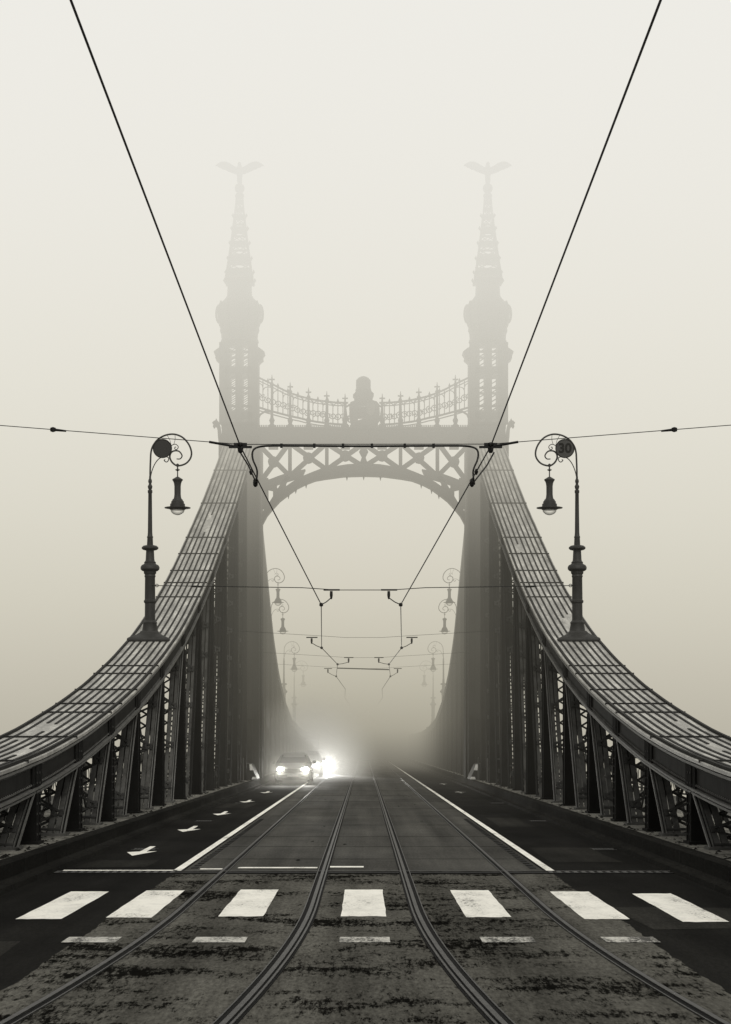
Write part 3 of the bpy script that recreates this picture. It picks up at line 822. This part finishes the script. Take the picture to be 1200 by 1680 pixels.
# birds on top of the spires
def bird():
    b = MB()
    for s in (-1, 1):
        lead = [(0.08,.42),(.25,.50),(.45,.64),(.65,.73),(.85,.72),(1.05,.62),(1.13,.54)]
        trail = [(1.13,.52),(1.02,.50),(.95,.44),(.86,.42),(.78,.36),(.66,.34),(.52,.26),(.36,.20),(.20,.14),(.08,.12)]
        n = len(lead)
        vs = []
        for k in range(10):
            t = k/9
            def samp(tab, t):
                f = t*(len(tab)-1); i = min(int(f), len(tab)-2); g = f-i
                return (tab[i][0]+(tab[i+1][0]-tab[i][0])*g, tab[i][1]+(tab[i+1][1]-tab[i][1])*g)
            a = samp(lead, t); c = samp(trail[::-1], t); th = .07*(1-t)+.012
            vs += [(s*a[0],-th,a[1]),(s*(a[0]*.5+c[0]*.5),-th*1.3,(a[1]+c[1])/2),(s*c[0],-.01,c[1]),(s*(a[0]*.5+c[0]*.5),th*.8,(a[1]+c[1])/2),(s*a[0],th,a[1])]
        fs = [(5*i+j,5*i+(j+1)%5,5*i+5+(j+1)%5,5*i+5+j) for i in range(9) for j in range(5)]+[(0,1,2,3,4),(45,46,47,48,49)]
        b.add(vs, fs)
        b.tube([(s*.07,0,.05),(s*.09,-.02,-.12),(s*.08,-.05,-.26)], [.05,.04,.03], 6)
    b.tube([(0,.12,-.28),(0,.08,-.05),(0,.02,.15),(0,-.03,.35),(0,-.06,.47),(0,-.10,.55),(0,-.15,.60),(0,-.22,.60),(0,-.29,.56)], [.10,.11,.15,.17,.12,.08,.085,.06,.01], 10)
    return b
for sx, lab in ((-1,'spread-winged bird statue perched on the left spire tip, faint in the fog'),(1,'spread-winged bird statue perched on the right spire tip, faint in the fog')):
    o = bird().build('bird_statue', 'far', smooth=True, loc=(sx*5.78, PY, pz(299)+.24)); tag(o, lab, 'statue', 'birds on the portal spires')

# wheel guards at the feet of the portal
for sx, lab in ((-1,'low dark guard block with white reflectors at the foot of the left portal leg'),(1,'low dark guard block with white reflectors at the foot of the right portal leg')):
    g = empty('guard_block', lab, 'guard block', (sx*4.95, 92.0, 0.325), 'guard blocks at the portal feet')
    MB().prism([(sx*x, z) for x, z in ((.5,0),(-.25,0),(-.22,.12),(-.05,.5),(.02,.66),(.12,.72),(.5,.72))], -.8, 2.0).build('block', 'iron', g, bevel=.03)
    b = MB(); b.hexa([(sx*-.25,-.83,.02),(sx*-.02,-.83,.02),(sx*-.02,-.805,.02),(sx*-.25,-.805,.02),(sx*-.22,-.83,.13),(sx*-.06,-.83,.13),(sx*-.06,-.805,.13),(sx*-.22,-.805,.13)])
    b.hexa([(sx*-.10,-.83,.42),(sx*.06,-.83,.42),(sx*.06,-.805,.42),(sx*-.10,-.805,.42),(sx*-.02,-.83,.68),(sx*.08,-.83,.68),(sx*.08,-.805,.68),(sx*-.02,-.805,.68)])
    b.build('reflector', 'reflector', g)
for i, (x, y, lab) in enumerate(((-5.0,86,'slim pale marker pole before the left guard block'),(-4.85,101,'nearer of two slim marker poles behind the left guard block'),(-4.85,106,'farther of two slim marker poles behind the left guard block'),(4.98,90,'slim pale marker pole left of the right guard block'),(5.05,84.5,'slim pale marker pole right of the right guard block'))):
    b = MB(); b.lathe([(0,.06),(.03,.06),(.05,.025),(.95,.025),(1.0,.012)], (0,0,0), 8)
    o = b.build('marker_pole', 'iron_light', loc=(x, y, 0.325)); tag(o, lab, 'pole', 'slim marker poles at the portal')

# ------------------------------------------------------------------ lamps
def spline(pts, n=6):
    out = []; P = [pts[0]]+list(pts)+[pts[-1]]
    for i in range(1, len(P)-2):
        for k in range(n):
            t = k/n; p0, p1, p2, p3 = P[i-1], P[i], P[i+1], P[i+2]
            out.append(tuple(0.5*((2*b)+(-a+c)*t+(2*a-5*b+4*c-d)*t*t+(-a+3*b-3*c+d)*t**3) for a,b,c,d in zip(p0,p1,p2,p3)))
    out.append(tuple(pts[-1])); return out
def L3(cx, cy, y=0.0): return ((cx-165)/603.0, y, (3626-cy)/603.0)
def make_lamp():
    r = empty('street_lamp', 'x', 'street lamp', (0,0,0), 'ornate lamps standing on the top chords')
    u = 262.8
    b = MB(); b.lathe([(0,.57),(.075,.57),(.10,.54),(.15,.44),(.20,.33),(.26,.25),(.30,.235)], (0,0,0), 4, sq=True)
    b.build('base_plate', 'lamp', r, bevel=.02)
    prof = [(.28,.23),(.33,.215),(.50,.185),(.53,.20),(.56,.18),(.60,.145),(1.06,.14),(1.08,.165),(1.13,.172),(1.16,.145),(1.76,.138),(1.80,.155),(1.84,.14),(1.88,.17),(1.93,.17),(1.95,.22),(1.99,.258),(2.05,.26),(2.10,.23),(2.13,.17),(2.16,.155),(2.18,.165),(2.21,.13),(2.26,.12),(2.50,.108),(2.52,.19),(2.55,.228),(2.59,.228),(2.63,.18),(2.65,.085),(2.84,.076),(2.87,.088),(2.90,.07),(3.0,.062),(3.5,.056),(4.06,.050),(4.08,.064),(4.14,.064),(4.16,.04),(4.20,.055),(4.25,.066),(4.30,.04),(4.33,.035),(4.37,.052),(4.42,.05),(4.46,.03),(4.54,.026)]
    b = MB(); b.lathe(prof, (0,0,0), 20); b.build('pole', 'lamp', r, smooth=True)
    main = spline([L3(*p) for p in ((166,920),(166,800),(172,620),(180,500),(212,395),(295,288),(420,220),(565,205),(700,258),(800,370),(845,500),(825,605),(745,690),(620,722),(535,675),(490,590),(505,515),(560,478),(640,486),(690,555),(660,608),(600,610))], 5)
    n = len(main); b = MB(); b.tube(main, [.024 if i < n*.75 else .024-.010*(i/n-.75)*4 for i in range(n)], 8)
    ring = b.build('ring_arm', 'lamp', r, smooth=True)
    b = MB()
    b.tube(spline([L3(*p) for p in ((172,915),(195,810),(245,690),(315,605),(400,575),(465,590),(462,640),(430,662),(395,635),(415,622))]), .014, 6)
    b.tube(spline([L3(*p) for p in ((500,420),(530,382),(585,370),(628,410),(605,455),(570,445),(575,415),(592,420))]), .012, 6)
    for v in (((440,215),(485,290),(512,385)), ((572,207),(576,290),(552,378)), ((330,270),(345,310)), ((215,395),(240,420))):
        b.tube(spline([L3(*p) for p in v]), .007, 5)
    b.build('scroll', 'lamp', ring, smooth=True)
    lx, ly, _ = L3(617, 0)
    def z(cy): return (3626-cy)/603.0
    b = MB()
    b.lathe([(z(c), h/603.0) for c, h in ((745,6),(735,22),(715,28),(695,20),(685,4))], (lx,0,0), 12)
    b.lathe([(z(c), h/603.0) for c, h in ((905,10),(812,9),(805,18),(795,38),(785,38),(778,14),(740,9))], (lx,0,0), 10)
    b.lathe([(z(c), h/603.0) for c, h in ((1447,122),(1440,130),(1425,150),(1420,215),(1410,215),(1398,124),(1350,122),(1346,107),(1310,104),(1300,90),(1285,88),(1265,66),(1240,58),(1190,53),(1060,53),(1010,60),(980,72),(958,88),(945,86),(930,60),(908,25),(900,8))], (lx,0,0), 24)
    lan = b.build('lantern', 'lamp', r, smooth=True)
    b = MB(); b.lathe([(z(1447)-.001,.19),(z(1470),.185),(z(1495),.16),(z(1515),.12),(z(1530),.06),(z(1536),.005)], (lx,0,0), 20)
    b.build('glass_bowl', 'glass', lan, smooth=True)
    return r
lamp = make_lamp(); first = True
spots = []
for sx in (-1, 1):
    side = 'left' if sx < 0 else 'right'
    spots.append((sx, 56.5, zn_(56.5-.57)-.015, 5.83, 'nearest lamp on the %s chord, %s' % (side, 'holding the blank disc in its ring' if sx < 0 else 'holding the 30 sign in its ring')))
    for k, D in enumerate((122.5, 130.5, 151, 174)):
        spots.append((sx, D, zf_(D)+(-.05,.05,.1,.1)[k], 5.83, 'hazy lamp beyond the portal, %s from the portal on the %s chord' % (('first','second','third','fourth and faintest')[k], side)))
for sx, D, z, x, lab in spots:
    o = lamp if first else copy_tree(lamp); first = False
    o.location = (sx*x, D, z+0.03); o.scale = (-sx, 1, 1); o.rotation_euler = (0, R(random.uniform(-.35,.35)), 0); o['label'] = lab
# ring signs
def disc(name, mat, sx, lab):
    D = 56.5-.07; x = sx*(5.83-(375-165)/603.0); z = zn_(56.5-.57)+.015+(3626-447)/603.0
    g = empty(name, lab, 'road sign', (x, D, z))
    def cyl(b, r, y0, y1, n=40):
        b.add([(r*cos(2*pi*k/n), y0, r*sin(2*pi*k/n)) for k in range(n)]+[(r*cos(2*pi*k/n), y1, r*sin(2*pi*k/n)) for k in range(n)],
              [tuple(range(n)), tuple(range(2*n-1,n-1,-1))]+[(k,(k+1)%n,(k+1)%n+n,k+n) for k in range(n)]); return b
    cyl(MB(), .252, -.015, .01).build('plate', mat, g)
    b = MB(); b.tube([(.25*cos(k*2*pi/40), -.018, .25*sin(k*2*pi/40)) for k in range(41)], .014, 6); b.build('rim', 'black', g)
    return g
disc('round_sign', 'sign_back', -1, 'blank dark disc fixed in the ring of the left lamp')
sg = disc('speed_sign', 'sign_face', 1, 'round sign reading 30 fixed in the ring of the right lamp')
tc = bpy.data.curves.new('digits', 'FONT'); tc.body = '30'; tc.size = .36; tc.align_x = 'CENTER'; tc.align_y = 'CENTER'; tc.extrude = .003; tc.offset = .010
to = bpy.data.objects.new('digits', tc); COL.objects.link(to); to.parent = sg; to.location = (0, -.022, 0); to.rotation_euler = (R(90), 0, 0)
bpy.context.view_layer.update()
me = bpy.data.meshes.new_from_object(to); me.name = 'digits'; bpy.data.objects.remove(to)
me.materials.clear(); me.materials.append(M['black'])
to = bpy.data.objects.new('digits', me); COL.objects.link(to); to.parent = sg; to.location = (0, -.022, 0); to.rotation_euler = (R(90), 0, 0)

# ------------------------------------------------------------------ overhead wires
ZW = 5.5
nodesL = [(-1.37,-2),(-1.50,25.2),(-1.10,53.7),(-1.575,77.6),(-1.18,93.5),(-1.46,110),(-1.2,135),(-1.45,160),(-1.2,200)]
nodesR = [(1.37,-2),(1.545,25.2),(0.96,53.7),(1.42,77.6),(1.14,93.5),(1.42,110),(1.2,135),(1.45,160),(1.2,200)]
def wz(D): return ZW
for nodes, lab in ((nodesL,'left contact wire stretched over the left tram track'),(nodesR,'right contact wire stretched over the right tram track')):
    b = MB()
    pts = [(x, D, ZW) for x, D in nodes]
    rs = [.0055,.0085,.013,.014,.014,.014,.014,.014,.014]
    b.tube(pts, rs, 6)
    o = b.build('contact_wire', 'wire'); tag(o, lab, 'wire', 'tram contact wires')
def clamp(b, x, D, z, node, ins=0.5, s=1.0):
    """insulated hanger at span wire point x, holding the contact wire at node"""
    b.lathe([(-.03*s,.02*s),(-.02*s,.05*s),(.0,.055*s),(.02*s,.05*s),(.03*s,.02*s)], (x,D,z), 10)
    b.box(x-.10*s, x+.10*s, D-.025*s, D+.025*s, z-.03*s, z+.02*s)
    b.lathe([(-.13*s,.025*s),(-.10*s,.04*s),(-.06*s,.045*s),(-.03*s,.03*s)], (x,D,z), 8)
# first span wire, close to the camera, with the equaliser cable
D = 25.2
sp = empty('span_wire', 'nearest span wire, level with the big lamp rings, with a thick cable loop', 'wire', (0, D, 5.53), 'span wires across the road')
b = MB()
zc = 1.87+(1222-729)*D/F-5.53
def sag(x): 
    a = abs(x); return zc if a < 1.5 else zc+(a-1.5)*.079
b.tube([(x, 0, sag(x)) for x in (-14,-3.8,-2.0,-1.5,1.545,2.0,3.8,14)], .0052, 6)
b.build('strand', 'wire', sp)
b = MB()
for s in (-1, 1):
    b.tube([(s*1.88,0,sag(1.88)),(s*1.58,-.01,sag(1.58)-.03)], .016, 6)
    b.tube([(s*3.62,0,sag(3.62)-.005),(s*3.80,0,sag(3.8))], [.012,.02], 6)
    b.lathe([(-.03,.01),(-.02,.035),(.02,.035),(.03,.01)], (s*3.78,0,sag(3.78)), 8)
    xn = -1.5 if s < 0 else 1.545
    clamp(b, xn, 0, sag(1.5), None, s=.8)
    b.box(xn-.14, xn+.14, -.02, .02, sag(1.5)-.045, sag(1.5)-.02)
b.build('insulator', 'wire', sp)
b = MB()
xl = -1.5; 
loop = spline([(-1.50,3.4,-.03),(-1.44,2.8,0.0),(-1.44,1.2,.06),(-1.40,.4,.02),(-1.28,.02,-.012),(-1.15,0,-.012+0)], 6)
loop = [(-1.50,3.6,-.03),(-1.43,2.6,.02),(-1.43,1.5,.03),(-1.37,.5,0.0),(-1.26,.05,-.02),(-1.1,-.02,-.02)]
cab = spline(loop, 6)+spline([(-.6,-.02,-.022),(0,-.02,-.026),(.6,-.02,-.022)], 3)+spline([(x*-1+ .04, y, z) for x, y, z in reversed(loop)], 6)
b.tube([(x, y, z+zc) for x, y, z in cab], .0125, 8)
for x in (-1.0,-.6,-.25,.1,.5,.85): b.box(x-.015, x+.015, -.04, .015, zc-.043, zc+.006)
b.build('cable_loop', 'wire', sp, smooth=True)
b = MB()
b.tube([(-1.5,0,sag(1.5)-.10),(-1.47,1.2,-.10),(-1.49,3.5,-.03)], .010, 6)
b.tube([(1.585,0,sag(1.5)-.10),(1.57,1.2,-.10),(1.52,3.5,-.03)], .010, 6)
for s in (-1,1): b.lathe([(-.06,.01),(-.04,.03),(.0,.035),(.04,.03),(.06,.01)], (s*1.5,3.5,-.03), 8); b.lathe([(-.04,.01),(0,.028),(.04,.01)], (s*1.49,2.2,-.05), 8)
b.build('hanger', 'wire', sp)
# farther span wires
spans = [(53.7, 968, 0.82, 0.62, 1), (77.6, 1046, -1.95, 1.80, -1), (93.5, 1079, -0.68, .68, 1), (110, 1097, -1.90, 1.80, -1)]
names = ['span wire tied to the two nearest lamp poles, second from the camera','third span wire, its hangers set outside the contact wires','fourth span wire, hung across the portal opening','fifth span wire, hazy, with a thick bar between its hangers','faintest span wire far beyond the portal']
for (D, yi, a, c, kd), lab in zip(spans, names):
    z = EYE+(1222-yi)*D/F
    g = empty('span_wire', lab, 'wire', (0, D, z), 'span wires across the road')
    b = MB(); e = 5.75 if D < 54 else 5.1
    rr = .011 if D < 54 else .006
    dy = 2.6 if D < 54 else 0
    rise = .26*(e-1.5)/3.5
    b.tube([(-e, dy, rise),(-1.6,0,.06),(-.7,0,0),(.7,0,0),(1.6,0,.06),(e, dy, rise)], rr, 5)
    b.build('strand', 'wire', g)
    nl = [n for n in nodesL if n[1] == D][0][0]; nr = [n for n in nodesR if n[1] == D][0][0]
    cl = (-.84 if kd > 0 and D < 60 else a); cr = (.65 if D < 60 else c)
    if kd < 0: cl, cr = a, c
    s = 1.3 if D < 60 else 1.5
    b = MB()
    for q, nx in ((cl, nl), (cr, nr)):
        b.box(q-.20, q+.22, -.02, .02, -.018, .022); b.lathe([(-.24,.015),(-.2,.03),(-.13,.04),(-.03,.035)], (q,0,0), 8)
        b.lathe([(-.05,.02),(-.03,.05),(.03,.05),(.05,.02)], (nx,0,ZW-z), 8)
    if D < 60:
        for s2 in (-1,1):
            b.tube([(s2*4.6,dy*.7,rise*.74),(s2*4.35,dy*.65,rise*.68)], .028, 6)
            b.tube([(s2*(5.62)+.04*cos(k*pi/4),dy,rise+.04*sin(k*pi/4)) for k in range(9)], .010, 5)
    b.build('insulator', 'wire', g)
    b = MB()
    for q, nx in ((cl, nl), (cr, nr)):
        b.tube([(q,0,-.2),(q+(nx-q)*.5,0,(-.2+ZW-z)*.5-.02),(nx,0,ZW-z)], .014, 5)
    b.build('pull_off', 'wire', g)
    if yi == 1097:
        b = MB(); b.tube([(-1.4,-.1,.02),(1.35,-.1,-.06)], .035, 6); b.build('spreader_bar', 'wire', g)

# ------------------------------------------------------------------ cars
def make_car(name, lab, loc, scale=1.0, tall=0.0):
    c = empty(name, lab, 'car', loc, 'oncoming cars with headlights on')
    # stations: y, half width low, belt half width, z low, z belt, roof half width, z roof
    st = [(-2.05,.62,.60,.32,.62,.58,.64),(-1.95,.78,.76,.22,.74,.70,.80),(-1.6,.84,.83,.20,.84,.74,.90),(-1.05,.85,.85,.20,.90,.72,.98),(-.95,.85,.85,.20,.92,.70,1.02),
          (-.45,.86,.86,.20,.93,.60,1.36+tall),(0,.86,.86,.20,.94,.60,1.45+tall),(.9,.86,.86,.20,.96,.60,1.44+tall),(1.45,.85,.85,.22,.98,.58,1.36+tall),(1.85,.82,.82,.26,.98,.60,1.05),(2.0,.76,.76,.34,.8,.66,.84)]
    vs = []; n = 10
    for y, wl, wb, zl, zb_, wr, zr in st:
        ring = [(wl*.9,zl),(wl,zl+.12),(wb,(zl+zb_)/2),(wb*.985,zb_),(wr,zr-.05),(wr*.8,zr)]
        full = ring+[(-x,z) for x,z in reversed(ring)]
        vs += [(x,y,z) for x,z in full]
    n = 12; fs = [(i*n+k,i*n+(k+1)%n,(i+1)*n+(k+1)%n,(i+1)*n+k) for i in range(len(st)-1) for k in range(n)]+[tuple(range(n)), tuple((len(st)-1)*n+k for k in range(n))]
    MB().add(vs, fs).build('body', 'car_paint', c, smooth=True)
    b = MB()   # windscreen
    b.hexa([(-.70,-.97,1.015),(.70,-.97,1.015),(.68,-.93,1.0),(-.68,-.93,1.0),(-.56,-.47,1.34+tall),(.56,-.47,1.34+tall),(.55,-.43,1.32+tall),(-.55,-.43,1.32+tall)])
    b.build('windscreen', 'car_glass', c)
    for s in (-1,1):
        b = MB(); b.hexa([(s*.80,-.6,1.0),(s*.84,-.6,1.0),(s*.84,1.2,1.03),(s*.80,1.2,1.03),(s*.615,-.3,1.30+tall),(s*.635,-.3,1.30+tall),(s*.635,1.0,1.32+tall),(s*.615,1.0,1.32+tall)])
        b.build('side_window', 'car_glass', c)
        b = MB(); b.lathe([(-.03,.04),(0,.09),(.08,.09),(.12,.05)], (s*.97,-.62,1.0), 8); b.box(s*.84,s*.95,-.62,-.58,1.0,1.04); b.build('mirror', 'car_paint', c)
        b = MB(); N = 16
        b.add([(s*.60+.135*cos(k*2*pi/N),-2.00,.72+.095*sin(k*2*pi/N)) for k in range(N)]+[(s*.60+.12*cos(k*2*pi/N),-2.055,.72+.08*sin(k*2*pi/N)) for k in range(N)],
              [tuple(range(N)),tuple(range(2*N-1,N-1,-1))]+[(k,(k+1)%N,(k+1)%N+N,k+N) for k in range(N)])
        b.build('headlight', 'headlight', c)
        for yy in (-1.3, 1.3):
            b = MB(); N = 20
            for r, x0, x1 in ((.31,.66,.87),):
                b.add([(s*x0, yy+r*cos(k*2*pi/N), .31+r*sin(k*2*pi/N)) for k in range(N)]+[(s*x1, yy+r*cos(k*2*pi/N), .31+r*sin(k*2*pi/N)) for k in range(N)],
                      [tuple(range(N)),tuple(range(2*N-1,N-1,-1))]+[(k,(k+1)%N,(k+1)%N+N,k+N) for k in range(N)])
            wh = b.build('wheel', 'rubber', c)
            b = MB(); b.add([(s*.875, yy+.19*cos(k*2*pi/N), .31+.19*sin(k*2*pi/N)) for k in range(N)]+[(s*.86, yy+.2*cos(k*2*pi/N), .31+.2*sin(k*2*pi/N)) for k in range(N)],
                      [tuple(range(N)),tuple(range(2*N-1,N-1,-1))]+[(k,(k+1)%N,(k+1)%N+N,k+N) for k in range(N)])
            b.build('rim', 'chrome', wh)
    b = MB()
    for z in (.56,.62,.68): b.box(-.36,.36,-2.10,-2.04,z,z+.03)
    b.build('grille', 'black', c)
    MB().box(-.26,.26,-2.12,-2.06,.36,.47).build('number_plate', 'reflector', c)
    MB().box(-.74,.74,-2.11,-1.98,.30,.50).build('bumper', 'car_paint', c, bevel=.03)
    return c
c1 = make_car('oncoming_car', 'nearest oncoming car, boxy with both round headlights lit', (-3.32, 99.2, 0), tall=.05)
c2 = make_car('oncoming_car', 'middle oncoming car, half hidden behind the nearest one, one headlight showing', (-3.28, 122, 0), tall=.08)
c3 = make_car('oncoming_car', 'farthest oncoming car, hidden in the brightest headlight glare', (-2.86, 133, 0), tall=.1)
def head(x, y, z, e, nm):
    l = bpy.data.lights.new(nm, 'SPOT'); l.energy = e; l.spot_size = R(34); l.spot_blend = 1.0; l.shadow_soft_size = .06; l.color = (1, .98, .90)
    o = bpy.data.objects.new(nm, l); COL.objects.link(o); o.location = (x, y, z); o.rotation_euler = (R(86), 0, pi)
    return o
for x, y, e in ((-3.92, 97.05, 600), (-2.72, 97.05, 800), (-2.68, 119.85, 1500), (-2.26, 130.85, 11000)):
    head(x, y, .72, e, 'headlamp_beam')
# lit mist added around the cars to spread the headlight glow
m = bpy.data.materials.new('halo_volume'); m.use_nodes = True; nt = m.node_tree
nt.nodes.remove(nt.nodes['Principled BSDF']); out = nt.nodes['Material Output']
tcn = nt.nodes.new('ShaderNodeTexCoord'); ln = nt.nodes.new('ShaderNodeVectorMath'); ln.operation = 'LENGTH'
nt.links.new(tcn.outputs['Object'], ln.inputs[0])
mr = nt.nodes.new('ShaderNodeMapRange'); mr.interpolation_type = 'SMOOTHSTEP'
mr.inputs[1].default_value = 0.35; mr.inputs[2].default_value = 1.0; mr.inputs[3].default_value = 0.035; mr.inputs[4].default_value = 0.0
nt.links.new(ln.outputs['Value'], mr.inputs[0])
vs_ = nt.nodes.new('ShaderNodeVolumeScatter'); vs_.inputs['Color'].default_value = (1, .985, .92, 1); vs_.inputs['Anisotropy'].default_value = 0.55
nt.links.new(mr.outputs[0], vs_.inputs['Density']); nt.links.new(vs_.outputs[0], out.inputs['Volume'])
m.cycles.volume_sampling = 'EQUIANGULAR'
b = MB(); b.lathe([(cos(pi*(1-k/12)), max(.001, sin(pi*k/12))) for k in range(13)], (0,0,0), 20)
o = b.build('halo', m); o.location = (-2.9, 110, 0.9); o.scale = (4.2, 28, 4.2)
tag(o, 'added scattering mist lit up by the oncoming headlights', 'halo', kind='stuff')

# ------------------------------------------------------------------ render settings
S.view_settings.view_transform = 'Standard'; S.view_settings.look = 'None'; S.view_settings.exposure = 0
S.render.film_transparent = False
c = S.cycles
c.max_bounces = 4; c.diffuse_bounces = 2; c.glossy_bounces = 2; c.transmission_bounces = 3; c.transparent_max_bounces = 8; c.volume_bounces = 0
c.volume_max_steps = 48; c.volume_step_rate = 1.0
c.use_denoising = True
try: c.denoiser = 'OPENIMAGEDENOISE'
except Exception: pass
c.sample_clamp_indirect = 6
